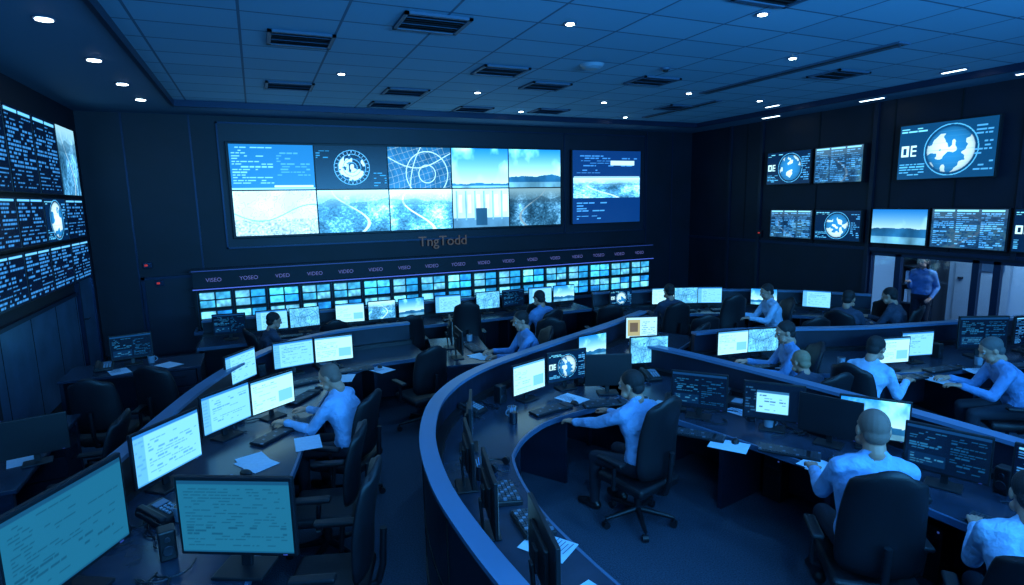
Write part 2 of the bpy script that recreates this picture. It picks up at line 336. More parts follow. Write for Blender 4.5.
# ceiling fixtures
def vent(x,y,w=.66,d=.54):
    z=ZC; b=MB()
    for a in ((x-w/2,x+w/2,y-d/2,y-d/2+.04),(x-w/2,x+w/2,y+d/2-.04,y+d/2),(x-w/2,x-w/2+.04,y-d/2,y+d/2),(x+w/2-.04,x+w/2,y-d/2,y+d/2)): b.bb((a[0],a[2],z-.025),(a[1],a[3],z-.001),VENTF)
    b.bb((x-w/2+.04,y-d/2+.04,z-.006),(x+w/2-.04,y+d/2-.04,z-.001),VENT)
    k=7
    for i in range(k):
        yy=y-d/2+.07+(d-.14)*i/(k-1); b.box((x,yy,z-.014),(w-.08,.022,.003),VENTF if i%3==1 else VENT,R=Matrix.Rotation(.6,3,'X'))
    b.obj("air_vent")
for v in [(.58,6.75),(1.72,5.75),(.6,9.35),(2.3,9.3),(2.3,10.55),(3.15,7.45),(4.2,8.2),(3.9,10.6),(5.55,7.35),(7.9,6.1),(5.4,10.4),(7.6,9.3),(4.3,3.9)]: vent(*v)
def downlight(x,y,z,r=.075,spot=None):
    b=MB(); b.cyl((x,y,z-.012),(x,y,z-.001),r+.02,r+.025,VENTF,20); b.cyl((x,y,z-.018),(x,y,z-.011),r,r,LAMP,20); b.obj("ceiling_downlight")
    if spot:
        l=bpy.data.lights.new("downlight_beam",'SPOT'); l.energy=spot; l.color=(.12,.46,1); l.spot_size=math.radians(140); l.spot_blend=.8; l.shadow_soft_size=.07
        o=bpy.data.objects.new("downlight_beam",l); COL.objects.link(o); o.location=(x,y,z-.03)
for p in [(-1.56,6.55),(-1.52,8.1),(-1.5,9.5),(-1.48,10.75),(-1.56,4.8),(-1.56,3.0)]: downlight(p[0],p[1],ZC-.07,.066,30)
for p,s in [((3.0,5.3),100),((4.6,4.4),0),((6.4,5.6),90),((5.9,9.2),50),((1.2,8.3),65),((3.4,9.0),0),((8.6,8.2),50),((.6,3.4),100),((3.6,2.2),100),((6.6,2.6),90),((8.8,4.2),65),((.6,0),60),((3.6,-1.2),60),((1.7,4.4),0),((4.9,10.6),0),((7.4,10.7),0),((6.8,8.0),0)]: downlight(p[0],p[1],ZC,.042,s)
b=MB(); b.cyl((4.15,6.76,ZC-.04),(4.15,6.76,ZC-.001),.13,.16,WHITEP,28); b.cyl((4.15,6.76,ZC-.06),(4.15,6.76,ZC-.04),.08,.12,WHITEP,28); b.obj("smoke_detector")
b=MB(); b.cyl((5.2,6.6,ZC-.03),(5.2,6.6,ZC-.001),.06,.07,VENTF,20); b.cyl((5.2,6.6,ZC-.05),(5.2,6.6,ZC-.03),.035,.045,BLK,20); b.obj("ceiling_camera_dome")
def strip(x,y0,y1,z,w=.06,m=STRIP):
    b=MB(); b.bb((x-w/2-.02,y0-.02,z-.02),(x+w/2+.02,y1+.02,z-.001),VENTF); b.bb((x-w/2,y0,z-.026),(x+w/2,y1,z-.019),m); b.obj("linear_ceiling_light")
for y in (2.6,4.55,6.9,9.1): strip(10.1,y,y+.42,ZC-.07)
for y in (5.2,8.4): strip(9.3,y,y+.3,ZC,.05)
b=MB(); b.bb((6.93,4.6,ZC-.02),(7.13,7.9,ZC-.001),VENTF); b.bb((6.97,4.65,ZC-.024),(7.09,7.85,ZC-.018),VENT); b.bb((7.02,4.65,ZC-.03),(7.04,7.85,ZC-.022),VENTF); b.obj("linear_slot_diffuser")
b=MB(); b.bb((7.75,8.4,ZC-.02),(7.9,10.6,ZC-.001),VENTF); b.bb((7.79,8.45,ZC-.024),(7.86,10.55,ZC-.018),VENT); b.obj("linear_slot_diffuser")

# ---------------------------------------------------------------- video wall + wall displays
def wall_display(name,cx,cy,cz,w,h,rot,im,tilt=0,frame=.02,depth=.08,m=SCRW):
    e=empty(name,(cx,cy,cz),rot); e.rotation_euler=(tilt,0,rot)
    b=MB(); b.box((0,.04,0),(w+2*frame,depth,h+2*frame),BLK,.006); b.box((0,.04+depth*.5+.018,0),(w*.4,.035,h*.4),GREYM)
    b.obj("housing",e); s=put("screen",screen_mesh("screen",im,w,h,m),e,(0,-.004,0)); return e
cols=[-.38,1.13,2.56,3.93,5.27,6.6]
top=[g_doclist(1),g_radar(2),g_map(3,dark=True),g_sky(4,hz=.10),g_sky(15,hz=.30)]
bot=[g_paperland(6),g_aerial(7),g_aerial(8,br=1.15),g_room(9),g_aerial(10,br=.6)]
e=empty("video_wall",(0,YB-.17,0)); b=MB(); b.bb((-.42,0,2.14),(6.64,.09,3.94),BLK,.01); b.obj("mounting_frame",e)
for r,row in enumerate((top,bot)):
    for c in range(5):
        w=cols[c+1]-cols[c]-.025; h=.84; put("panel_%d"%(r*5+c+1),screen_mesh("panel",row[c],w,h,SCRW),e,((cols[c]+cols[c+1])/2,-.006,3.475-r*.865))
wall_display("wall_display",7.885,YB-.17,3.04,1.93,1.72,0,g_multi(21))
rr=math.pi/2*-1
for (y0,y1,z0,z1,k) in [(9.69,8.55,2.98,3.69,31),(8.49,7.43,2.97,3.69,32),(6.81,5.28,2.97,3.92,33),(9.53,8.44,1.84,2.46,34),(8.40,7.38,1.84,2.46,35),(7.20,6.19,1.84,2.49,36),(6.16,5.03,1.83,2.50,37),(4.99,3.9,1.83,2.50,38)]:
    im={31:g_globe(31,cx=.55,rad=.4),32:g_tab(132)*.7+g_aerial(32,100,76)*.35,33:g_globe(50,190,116,.56,.40,(.06,.24,.37)),34:g_tab(134)*.8+g_aerial(34,100,76)*.3,35:g_globe(61,cx=.5,rad=.4,oe=False),36:g_sky(36,hz=.45)*.8,37:g_tab(37,120,76)*.9+g_aerial(37,120,76)*.28,38:g_globe(81,cx=.4)}[k]
    wall_display("wall_display",XR-.14,(y0+y1)/2,(z0+z1)/2,y0-y1-.05,z1-z0-.04,rr,im,0)
cellw=.97
for j,(z0,z1) in enumerate(((2.95,4.0),(2.30,2.92),(1.65,2.27))):
    for i in range(8):
        yc=11.5-cellw*(i+.5)
        if j==0: im=g_aerial(70,90,90,br=.75) if i==0 else g_tab(200+i,64,84,18,2)
        elif j==1: im=(g_tab(210+i,64,52,11,2),g_globe(75,90,60,.5,.42,oe=False))[1 if i in(1,5) else 0]
        else: im=g_tab(220+i,64,52,11,2)
        wall_display("wall_display",XL+.14,yc,(z0+z1)/2,cellw-.05,z1-z0-.04,math.pi/2,im,frame=.015)
t=bpy.data.curves.new("wall_sign_lettering","FONT"); t.body="TngTodd"; t.size=.30; t.extrude=.012; t.align_x='CENTER'; t.materials.append(SIGN)
o=bpy.data.objects.new("wall_sign_lettering",t); COL.objects.link(o); o.location=(3.72,YB-.07,1.82); o.rotation_euler=(math.pi/2,0,0)
# surveillance monitor bank
e=empty("surveillance_monitor_bank",(0,YB-.50,0)); b=MB()
bx0,bx1=-1.15,9.0
b.bb((bx0,.0,.0),(bx1,.42,.50),PART,.0); b.bb((bx0,.10,.50),(bx1,.42,1.24),BLK); b.bb((bx0-.03,-.06,1.25),(bx1+.03,.42,1.29),DESK); b.bb((bx0,.05,1.29),(bx1,.42,1.58),WALL); b.bb((bx0-.03,-.02,1.58),(bx1+.03,.42,1.62),DESK)
b.bb((bx0,-.07,1.262),(bx1,-.06,1.276),GLOWB); b.bb((bx0,-.03,1.595),(bx1,-.02,1.605),GLOWD); b.bb((bx0-.05,-.08,.44),(bx1,.42,.50),DESKE)
ncol=17; pitch=(bx1-bx0-.1)/ncol
for i in range(ncol+1): x=bx0+.05+i*pitch; b.bb((x-.010,.03,.5),(x+.010,.12,1.24),GREYM)
b.obj("rack",e)
qm=[screen_mesh("cctv_view",g_quad(100+i)*(.85+.15*(i%3)),pitch-.075,.285,SCRW) for i in range(12)]
bez=MB(); bez.box((0,.035,0),(pitch-.03,.06,.335),BLK,.006); bez=bez.mesh("cctv_bezel")
for i in range(ncol):
    for j in range(2):
        x=bx0+.05+(i+.5)*pitch; z=1.06-j*.35; put("bezel_%d"%(i*2+j),bez,e,(x,.03,z)); put("view_%d"%(i*2+j),qm[(i*5+j*7+i*i)%12],e,(x,-.006+.0,z))
    t=bpy.data.curves.new("label","FONT"); t.body=random.choice(["VIDEO","YOSEO","VISEO","VDED"]); t.size=.10; t.align_x='CENTER'; t.materials.append(LABEL)
    o=bpy.data.objects.new("label_%d"%i,t); COL.objects.link(o); o.parent=e; o.location=(bx0+.05+(i+.5)*pitch,.045,1.39); o.rotation_euler=(math.pi/2,0,0)

# ---------------------------------------------------------------- consoles
def spline(pts,step=.12):
    P=[Vector((p[0],p[1])) for p in pts]; P=[2*P[0]-P[1]]+P+[2*P[-1]-P[-2]]; out=[]
    for i in range(1,len(P)-2):
        n=max(2,int((P[i+1]-P[i]).length/step))
        for k in range(n):
            t=k/n; a,b_,c,d=P[i-1],P[i],P[i+1],P[i+2]
            out.append(.5*((2*b_)+(-a+c)*t+(2*a-5*b_+4*c-d)*t*t+(-a+3*b_-3*c+d)*t**3))
    out.append(P[-2]); return out
def sweep(mb,C,N,o0,o1,z0,z1,m):
    n=len(C); vs=[]
    f=lambda o,i:(o[i] if hasattr(o,'__len__') else o)
    for i in range(n):
        a=C[i]+N[i]*f(o0,i); c=C[i]+N[i]*f(o1,i)
        vs+=[(a.x,a.y,z0),(c.x,c.y,z0),(c.x,c.y,z1),(a.x,a.y,z1)]
    fs=[]
    for i in range(n-1):
        for k in range(4): fs.append((i*4+k,i*4+(k+1)%4,(i+1)*4+(k+1)%4,(i+1)*4+k))
    fs+=[(3,2,1,0),((n-1)*4,(n-1)*4+1,(n-1)*4+2,(n-1)*4+3)]
    mb.add(vs,fs,m)
def console(pts,depth,side=1,rim=1.05,rimw=.10,name="operator_console",d0=0.02):
    C=spline(pts); n=len(C); N=[]
    for i in range(n):
        t=(C[min(n-1,i+1)]-C[max(0,i-1)]).normalized(); N.append(Vector((t.y,-t.x))*side)
    L=[0]
    for i in range(1,n): L.append(L[-1]+(C[i]-C[i-1]).length)
    if hasattr(depth,'__len__'):
        D=[np.interp(L[i]/L[-1],np.linspace(0,1,len(depth)),depth) for i in range(n)]
    else: D=[depth]*n
    b=MB()
    sweep(b,C,N,0,.06,.0,rim-.03,PART); sweep(b,C,N,-.02,rimw,rim-.03,rim,RIM)
    sweep(b,C,N,-.008,0,.46,.475,SEAM); sweep(b,C,N,-.012,0,0,.1,BLK)
    sweep(b,C,N,.06,[d-.02 for d in D],.715,.75,DESK); sweep(b,C,N,[d-.02 for d in D],D,.705,.752,DESKE)
    sweep(b,C,N,.06,.14,.75,.80,BLK)
    sweep(b,C,N,.30,.33,.08,.715,PART)
    last=-9
    for i in range(n):
        if L[i]-last>.9:
            last=L[i]; T=Matrix(((N[i].y,N[i].x,0,C[i].x),(-N[i].x,N[i].y,0,C[i].y),(0,0,1,0),(0,0,0,1)))
            b.bb((-.006,-.008,.0),(.006,.0,rim-.03),SEAM,T=T); b.bb((-.02,.06,0),(.02,D[i]-.12,.715),PART,T=T)
    for i in (0,n-1):
        T=Matrix(((N[i].y,N[i].x,0,C[i].x),(-N[i].x,N[i].y,0,C[i].y),(0,0,1,0),(0,0,0,1))); b.bb((-.02,0,0),(.02,D[i]-.02,.735),PART,T=T)
    b.obj(name); return C
console([(-1.50,1.2),(-1.50,2.2),(-1.40,3.2),(-1.22,4.05),(-1.01,4.8),(-.66,6.1),(-.25,7.05),(.3,7.75),(1.0,8.1),(1.9,8.15)],[1.2,1.2,1.18,1.1,1.0,.95])
console([(.98,1.0),(.92,1.8),(.86,2.57),(.87,3.29),(1.02,4.08),(1.36,4.84),(1.95,5.45),(2.97,6.0),(4.42,6.71),(5.3,7.2)],[.72,.72,.70,.70,.95,1.25,1.25,.95,.9])
console([(4.05,5.65),(4.27,5.05),(4.47,4.1),(4.60,3.3),(4.70,2.5),(4.74,1.7),(4.74,.4)],[.9,1.15,1.05,.95,.92,.9],side=1)
console([(5.0,5.7),(5.6,5.6),(6.3,5.3),(7.1,4.95),(8.2,4.65),(9.27,4.4),(10.3,4.3)],1.1)
console([(5.6,9.1),(6.3,8.9),(7.3,8.55),(8.2,8.0),(9.0,7.3),(9.6,6.5)],.9)
console([(-.9,10.1),(.8,10.05),(3,10.0),(5.6,9.95)],.9,rim=1.0)
def desk(name,cx,cy,w,d,rot,drawers=True):
    e=MB(); T=None
    e.bb((-w/2,-d/2,.715),(w/2,d/2,.75),DESK,.006); e.bb((-w/2+.02,d/2-.04,.08),(w/2-.02,d/2-.02,.715),PART)
    e.bb((-w/2+.01,-d/2+.03,0),(-w/2+.05,d/2-.02,.715),PART); e.bb((w/2-.05,-d/2+.03,0),(w/2-.01,d/2-.02,.715),PART)
    for k in range(3): e.bb((w/2-.45,-d/2+.04,.08+k*.21),(w/2-.06,d/2-.06,.28+k*.21),PART,.004); e.bb((w/2-.32,-d/2+.025,.2+k*.21),(w/2-.18,-d/2+.04,.21+k*.21),GREYM)
    e.obj(name,None,(cx,cy,0),rot)
desk("office_desk",2.42,7.35,1.5,.75,math.radians(80))
desk("office_desk",-2.15,5.9,1.7,.8,math.pi/2)
desk("office_desk",-1.55,8.5,1.5,.7,0)

# ---------------------------------------------------------------- monitors
def mk_monitor():
    b=MB(); w,h=.54,.36; z0=.12
    b.box((0,.012,z0+h/2),(w+.03,.028,h+.035),BLK,.006); b.box((0,.035,z0+h/2),(w*.6,.03,h*.6),BLK,.01)
    b.box((0,.055,z0+h*.42),(.08,.03,.14),BLK,.006); b.box((0,.07,.13),(.055,.02,.25),BLK,.005,R=Matrix.Rotation(-.08,3,'X'))
    b.box((0,.04,.008),(.25,.18,.016),BLK,.006); b.box((w*.42,-.004,z0-.008),(.02,.004,.004),GLOWD)
    return b.mesh("monitor_body")
MON=mk_monitor()
SV={}
def sv(key):
    if key not in SV:
        k,s=key; im={'doc':g_doc,'white':g_white,'teal':g_teal,'dark':g_dark,'win':g_darkwin,'tab':g_tab,'globe':g_globe,'map':g_map,'orange':g_orange,'aerial':g_aerial,'sky':g_sky}[k](s)
        if k in('globe','map','aerial','sky'): im=im[::2,::2]
        SV[key]=screen_mesh("screen_"+k,im,.54,.36,SCR)
    return SV[key]
OFFS=MB(); OFFS.box((0,0,0),(.54,.002,.36),BLK); OFFS=OFFS.mesh("screen_off")
def monitor(x,y,dx,dy,kind=None,w=.54,z=.752,seed=1,bright=1):
    e=empty("computer_monitor",(x,y,z),math.atan2(dy,dx)+math.pi/2,w/.54)
    put("body",MON,e); put("screen",sv((kind,seed)) if kind else OFFS,e,(0,-.004,.12+.18)); return e
def mspan(x1,y1,x2,y2,kind,seed=1,w=None):
    dx,dy=x2-x1,y2-y1; L=math.hypot(dx,dy); monitor((x1+x2)/2,(y1+y2)/2,dy/L,-dx/L,kind,w or max(.42,L),seed=seed)
mspan(-1.18,3.06,-.80,3.72,'teal',1,.70); mspan(-.88,4.38,-.53,4.80,'doc',2); mspan(-.54,5.24,-.19,5.57,'doc',3); mspan(-.17,5.6,.20,5.86,'white',4)
mspan(-.42,6.62,-.14,7.0,'doc',5); mspan(.06,7.13,.5,7.22,'doc',6); mspan(.53,7.22,.97,7.24,'white',7); mspan(-.51,3.40,.05,3.11,'teal',8,.62)
for i,(x,k) in enumerate([(-.5,'dark'),(.1,'doc'),(.58,'map'),(1.28,'white'),(1.8,'aerial'),(2.3,'sky'),(2.95,'doc'),(3.7,'map'),(4.2,'dark'),(4.75,'doc'),(5.25,'sky')]): monitor(x,9.55,.0+.1*(i%3-1),-1,k,.44,seed=i%4)
mspan(2.18,5.0,2.60,5.15,'white',3,.44); mspan(2.66,5.2,3.14,5.22,'globe',4,.46); monitor(3.2,4.88,-.35,-.9,None,.46); mspan(3.86,5.42,4.30,5.31,'map',5); mspan(4.55,6.5,4.95,6.35,'orange',2); mspan(3.45,5.85,3.8,5.9,'sky',2)
monitor(1.18,2.35,.98,-.2,'dark',.50); monitor(1.17,3.05,.98,-.22,'doc',.48,seed=5); monitor(1.25,3.65,.97,-.22,'dark',.46); monitor(1.48,4.25,.93,-.35,'dark',.46)
mspan(3.38,4.15,3.74,3.74,'dark',2,.47); mspan(3.77,3.62,4.08,3.26,'win',3,.46); monitor(4.07,3.02,-.9,-.4,None,.44); mspan(4.18,3.0,4.45,2.65,'sky',6,.46); mspan(4.07,2.42,4.25,2.0,'dark',5,.46); mspan(4.2,1.85,4.3,1.35,'tab',5,.50)
mspan(6.32,4.16,6.70,4.06,'white',6); mspan(6.85,4.22,7.25,4.12,'doc',4); mspan(7.72,4.08,8.2,3.85,'dark',7,.56); mspan(8.5,3.9,9.0,3.8,'tab',7); mspan(5.05,5.25,5.40,5.2,'white',8); mspan(5.45,5.2,5.82,5.1,'map',8); mspan(9.2,3.85,9.7,3.8,'dark',3)
mspan(6.5,8.45,6.86,8.35,'white',1); mspan(6.9,8.32,7.25,8.18,'map',2); mspan(7.3,8.15,7.62,7.98,'doc',1); mspan(8.0,7.6,8.25,7.3,'sky',5); mspan(8.6,7.0,8.8,6.7,'doc',6); mspan(5.7,8.62,6.1,8.58,'globe',2)
monitor(2.35,7.5,1,-.25,'doc',.46,seed=3); monitor(2.28,6.95,1,-.1,'doc',.42,seed=5)
monitor(-1.75,5.5,.2,-1,None,.42); monitor(-2.35,6.3,1,-.3,None,.48); monitor(-1.6,8.6,.2,-1,'dark',.44)

# ---------------------------------------------------------------- desk accessories
def mk_keyboard():
    b=MB(); b.box((0,0,.010),(.44,.15,.018),BLK,.005)
    for r in range(5):
        for c in range(18):
            if c==14: continue
            b.box((-.207+c*.0243,-.055+r*.0265,.0225),(.0205,.0215,.008),KEYS if (c*3+r)%11 else KEYL)
    return b.mesh("keyboard")
def mk_mouse():
    bm=bmesh.new(); bmesh.ops.create_uvsphere(bm,u_segments=14,v_segments=10,radius=1)
    b=MB(); b.add([(v.co.x*.031,v.co.y*.053,max(0,v.co.z)*.032) for v in bm.verts],[[v.index for v in f.verts] for f in bm.faces],BLK,True); bm.free()
    b.box((0,.03,.028),(.006,.02,.012),KEYL,.002); return b.mesh("mouse")
def mk_phone():
    b=MB(); R=Matrix.Rotation(.25,3,'X')
    b.box((0,0,.04),(.20,.22,.04),BLK,.012,R=R); b.box((.04,.05,.078),(.09,.05,.004),KEYL,R=R)
    for i in range(3):
        for j in range(4): b.box((.01+i*.03,-.065+j*.024,.048+j*.006),(.02,.016,.01),WHITEP,.002,R=R)
    b.box((-.065,0,.075),(.045,.21,.022),BLK,.009,R=R); b.box((-.065,.085,.078),(.055,.05,.045),BLK,.015,R=R); b.box((-.065,-.085,.040),(.055,.05,.045),BLK,.015,R=R)
    pts=[(-.09+.01*math.sin(k*1.3),-.11-.012*k,.012+.006*math.cos(k*1.3)) for k in range(9)]; b.tube(pts,.004,BLK,6); return b.mesh("desk_phone")
def mk_papers(k):
    b=MB(); r=random.Random(k)
    for i in range(r.choice([1,2,3])):
        R=Matrix.Rotation(r.uniform(-.5,.5),3,'Z'); b.box((r.uniform(-.05,.05),r.uniform(-.05,.05),.001+.0016*i),(.21,.297,.0012),PAPER,R=R)
    if k%2:
        for q in range(8): b.box((0,.1-q*.025,.0065),(.14*r.uniform(.5,1),.006,.0006),KEYL)
    return b.mesh("papers")
def mk_mug():
    b=MB(); b.cyl((0,0,0),(0,0,.095),.036,.042,WHITEP,20); b.cyl((0,0,.0952),(0,0,.0956),.036,.036,BLK,20)
    b.tube([(.04+.03*math.sin(a),0,.048-.028*math.cos(a)) for a in np.linspace(0,math.pi,7)],.006,WHITEP,6); return b.mesh("coffee_mug")
def mk_keypad():
    b=MB(); b.box((0,0,.018),(.30,.20,.034),BLK,.006,R=Matrix.Rotation(.08,3,'X'))
    for i in range(9):
        for j in range(6): b.box((-.12+i*.03,-.075+j*.03,.034+j*.0024),(.024,.024,.014),KEYS if (i+j)%3 else KEYL)
    return b.mesh("control_keypad")
def mk_headset():
    b=MB(); b.tube([(.08*math.cos(a),.09*math.sin(a),.02) for a in np.linspace(-.3,math.pi+.3,13)],.008,BLK,8)
    for s in(-1,1): b.cyl((s*.065,-.03,.025),(s*.09,-.03,.025),.032,.03,BLK,16)
    b.tube([(-.08,-.04,.02),(-.07,-.1,.012),(-.02,-.13,.01)],.004,BLK,6); return b.mesh("headset")
def mk_tower():
    b=MB(); b.box((0,0,.22),(.18,.42,.42),BLK,.01); b.box((0,-.213,.33),(.14,.006,.03),GREYM); b.box((0,-.213,.25),(.14,.006,.006),GREYM); b.box((.06,-.213,.40),(.012,.006,.012),GLOWD)
    return b.mesh("computer_tower")
def mk_speaker():
    b=MB(); b.box((0,0,.09),(.09,.10,.18),BLK,.01); b.cyl((0,-.051,.06),(0,-.054,.06),.032,.028,GREYM,18); b.cyl((0,-.051,.13),(0,-.054,.13),.016,.014,GREYM,14); return b.mesh("desk_speaker")
def mk_cables(k):
    b=MB(); r=random.Random(k)
    for c in range(4):
        p=Vector((r.uniform(-.15,.15),.12,.008)); a=-1.57+r.uniform(-.5,.5); pts=[p.copy()]
        for i in range(12): a+=r.uniform(-.75,.75); p=p+Vector((math.cos(a)*.035,math.sin(a)*.035,0)); p.z=.007+.004*(c%2)+.003*math.sin(i); pts.append(p.copy())
        b.tube(pts,.005,BLK if c%3 else GREYM,6)
    return b.mesh("cable_tangle")
def mk_pens():
    b=MB(); b.cyl((0,0,0),(0,0,.10),.036,.036,GREYM,16)
    for i,(x,y) in enumerate([(.01,.02),(-.02,.0),(.015,-.015),(-.005,.012)]): b.cyl((x*.5,y*.5,.02),(x*1.8,y*1.8,.155),.004,.004,[KEYL,WHITEP,BLK,SHIRT3][i],8)
    return b.mesh("pen_holder")
def mk_binder():
    b=MB(); b.box((0,0,.018),(.25,.31,.036),BLK,.004); b.box((.004,0,.018),(.246,.30,.026),PAPER); b.box((0,0,.037),(.14,.10,.002),WHITEP); return b.mesh("ring_binder")
KB,MS,PH,PPR,MUG,KP,HS,TW=mk_keyboard(),mk_mouse(),mk_phone(),[mk_papers(i) for i in range(5)],mk_mug(),mk_keypad(),mk_headset(),mk_tower()
SPK,CBL,PEN,BND=mk_speaker(),[mk_cables(i) for i in range(3)],mk_pens(),mk_binder()
ZD=.753
def kb(x,y,dx,dy):
    a=ang(dx,dy); put("keyboard",KB,None,(x,y,ZD),a); s=Vector((math.cos(a),math.sin(a))); put("computer_mouse",MS,None,(x+s.x*.3,y+s.y*.3,ZD),a)
for a in [(.0,5.25,-.7,.7),(.3,6.2,-.8,.6),(-.42,4.35,-.7,.6),(-.40,2.85,-.2,1),(.35,6.75,-.3,1),(.95,6.98,0,1),(2.45,4.72,-.2,1),(3.0,4.62,.2,1),(3.28,3.63,.8,.6),(3.68,3.05,.8,.6),(3.92,2.6,.9,.4),(3.95,1.7,.95,.2),(6.35,3.82,.1,1),(7.0,3.85,.1,1),(7.9,3.55,.2,1),(5.3,4.85,.0,1),(6.8,8.0,.3,1),(7.5,7.75,.4,1),(8.2,7.25,.7,.7),(1.5,9.3,0,1),(3.0,9.3,0,1),(4.4,9.3,0,1),(4.5,6.0,-.2,1),(2.6,7.3,-1,0),(-2.0,5.9,0,1),(.3,9.3,0,1)]: kb(*a)
for a in [(1.75,5.0,.6),(3.85,2.25,-.6),(-.4,6.1,.9),(5.75,4.85,-.2),(8.5,3.7,-.1),(3.9,5.1,-.2),(-1.9,8.5,.1),(3.55,4.25,-.7),(-.72,4.12,.8),(4.25,3.25,-1.2)]: put("desk_phone",PH,None,(a[0],a[1],ZD),a[2])
for i,a in enumerate([(-.15,4.75,.3),(-.2,4.2,1.2),(.25,5.0,.4),(1.46,2.75,.5),(3.35,3.35,.8),(3.72,2.75,.2),(2.75,4.95,.3),(6.6,3.7,.4),(7.4,3.65,1),(6.05,4.3,.2),(5.6,4.75,.5),(-1.75,8.35,.3),(-1.2,8.4,1.1),(-2.1,5.35,.2),(-2.2,6.5,.9),(2.55,6.85,.3),(1.2,6.9,.4),(3.5,4.35,.9),(-.1,6.4,.5),(4.15,4.75,.3),(3.98,1.25,.2),(8.1,3.5,.2),(.8,6.75,.1),(1.45,2.2,.2),(3.15,4.35,.5),(3.8,2.35,1.1),(4.0,3.9,.2),(-1.9,5.7,.7),(4.0,4.5,.4)]): put("paper_sheets",PPR[i%5],None,(a[0],a[1],ZD),a[2])
for a in [(-.6,4.05),(2.05,4.75),(3.95,3.5),(6.2,4.5),(-.3,5.95),(3.3,4.4),(7.6,3.8),(-1.4,8.6),(2.7,7.75)]: put("coffee_mug",MUG,None,(a[0],a[1],ZD),random.uniform(0,6))
put("control_keypad",KP,None,(1.40,3.42,ZD),1.4); put("control_keypad",KP,None,(1.42,3.0,ZD),1.5); put("control_keypad",KP,None,(4.2,4.4,ZD),-1)
for a in [(-.65,3.05,.4),(3.75,4.5,1),(5.0,4.95,2),(1.53,3.85,.5),(-.95,3.95,1.2)]: put("headset",HS,None,(a[0],a[1],ZD),a[2])
for a in [(-.75,5.9,1.3),(1.55,4.9,.6),(4.3,3.6,-1.4),(4.4,2.3,-1.5),(6.9,4.75,-.3),(8.3,4.35,-.2),(1.2,2.2,1.57)]: put("computer_tower",TW,None,(a[0],a[1],0),a[2])
for a in [(-.62,3.62,.2),(3.1,5.3,0),(4.32,3.95,-1.2),(2.1,5.15,.3),(4.45,2.0,-1.5),(-.08,7.15,0),(7.5,4.2,0)]: put("desk_speaker",SPK,None,(a[0],a[1],ZD),a[2])
for i,a in enumerate([(-.85,3.95,.5),(-.62,3.35,.2),(3.7,3.95,1),(4.2,3.2,2),(1.9,5.2,.4),(4.3,1.6,1.2),(-.5,5.6,.7)]): put("cable_tangle",CBL[i%3],None,(a[0],a[1],ZD),a[2])
for a in [(-.35,5.75,0),(2.0,4.6,0),(3.95,3.7,0),(1.35,3.72,0),(6.9,4.5,0)]: put("pen_holder",PEN,None,(a[0],a[1],ZD),0)
for a in [(4.15,4.05,.5),(.65,7.35,.2),(-2.2,5.6,.3),(3.6,5.25,.1)]: put("ring_binder",BND,None,(a[0],a[1],ZD),a[2])

# ---------------------------------------------------------------- chairs
def mk_chair(hb=.62):
    b=MB()
    def slab(nx,nz,f,th,m):
        vs=[];fs=[]
        for s in (0,1):
            for j in range(nz+1):
                for i in range(nx+1):
                    u=i/nx*2-1; v=j/nz; p=Vector(f(u,v)); ed=max(abs(u)**4,abs(2*v-1)**6); t=th*(1-.75*ed); vs.append(p+Vector((0,(-.5 if s else .5)*t,0)))
        K=(nx+1)*(nz+1)
        for j in range(nz):
            for i in range(nx):
                a=j*(nx+1)+i; fs.append((a,a+nx+1,a+nx+2,a+1)); a+=K; fs.append((a,a+1,a+nx+2,a+nx+1))
        for i in range(nx): fs.append((i,i+1,K+i+1,K+i)); a=nz*(nx+1)+i; fs.append((a+1,a,K+a,K+a+1))
        for j in range(nz): a=j*(nx+1); fs.append((a+nx+1,a,K+a,K+a+nx+1)); a+=nx; fs.append((a,a+nx+1,K+a+nx+1,K+a))
        b.add(vs,fs,m,True)
    def back(u,v):
        w=(.235-.05*v+.02*math.sin(v*3.1)); c=1-.12*max(0,(v-.8)/.2)**2*abs(u)**2
        x=u*w*(1-.25*max(0,(v-.82)/.18)**2-.2*max(0,(.12-v)/.12)**2)
        return (x,-.24+.05*u*u-.10*v+.035*math.sin(v*math.pi)*1.0,.50+hb*v*c)
    slab(10,14,back,.075,BLK2)
    b.box((0,0,.41),(.50,.50,.085),BLK2,.035,seg=4); b.box((0,-.02,.355),(.34,.36,.03),BLK,.01)
    b.tube([(0,-.2,.35),(0,-.29,.38),(0,-.325,.50),(0,-.34,.75)],.022,BLK,10)
    for s in (-1,1):
        b.tube([(s*.24,.02,.37),(s*.305,.0,.40),(s*.315,-.02,.60)],.017,BLK,8); b.box((s*.30,.03,.63),(.075,.27,.035),BLK,.014,seg=3)
    b.cyl((0,0,.12),(0,0,.24),.032,.032,BLK,14); b.cyl((0,0,.24),(0,0,.355),.018,.018,GREYM,12)
    for k in range(5):
        a=k*2*math.pi/5+.3; d=Vector((math.cos(a),math.sin(a),0)); b.cyl(d*.02+Vector((0,0,.125)),d*.30+Vector((0,0,.085)),.028,.016,BLK,8)
        p=d*.30; q=Vector((-d.y,d.x,0)); b.cyl(p+q*.024+Vector((0,0,.03)),p-q*.024+Vector((0,0,.03)),.03,.03,BLK,12); b.cyl(p+Vector((0,0,.04)),p+Vector((0,0,.09)),.009,.009,BLK,8)
    return b.mesh("task_chair")
CH,CHT=mk_chair(.60),mk_chair(.72)
def chair(x,y,dx,dy,tall=False): return put("office_chair",CHT if tall else CH,None,(x,y,0),ang(dx,dy))

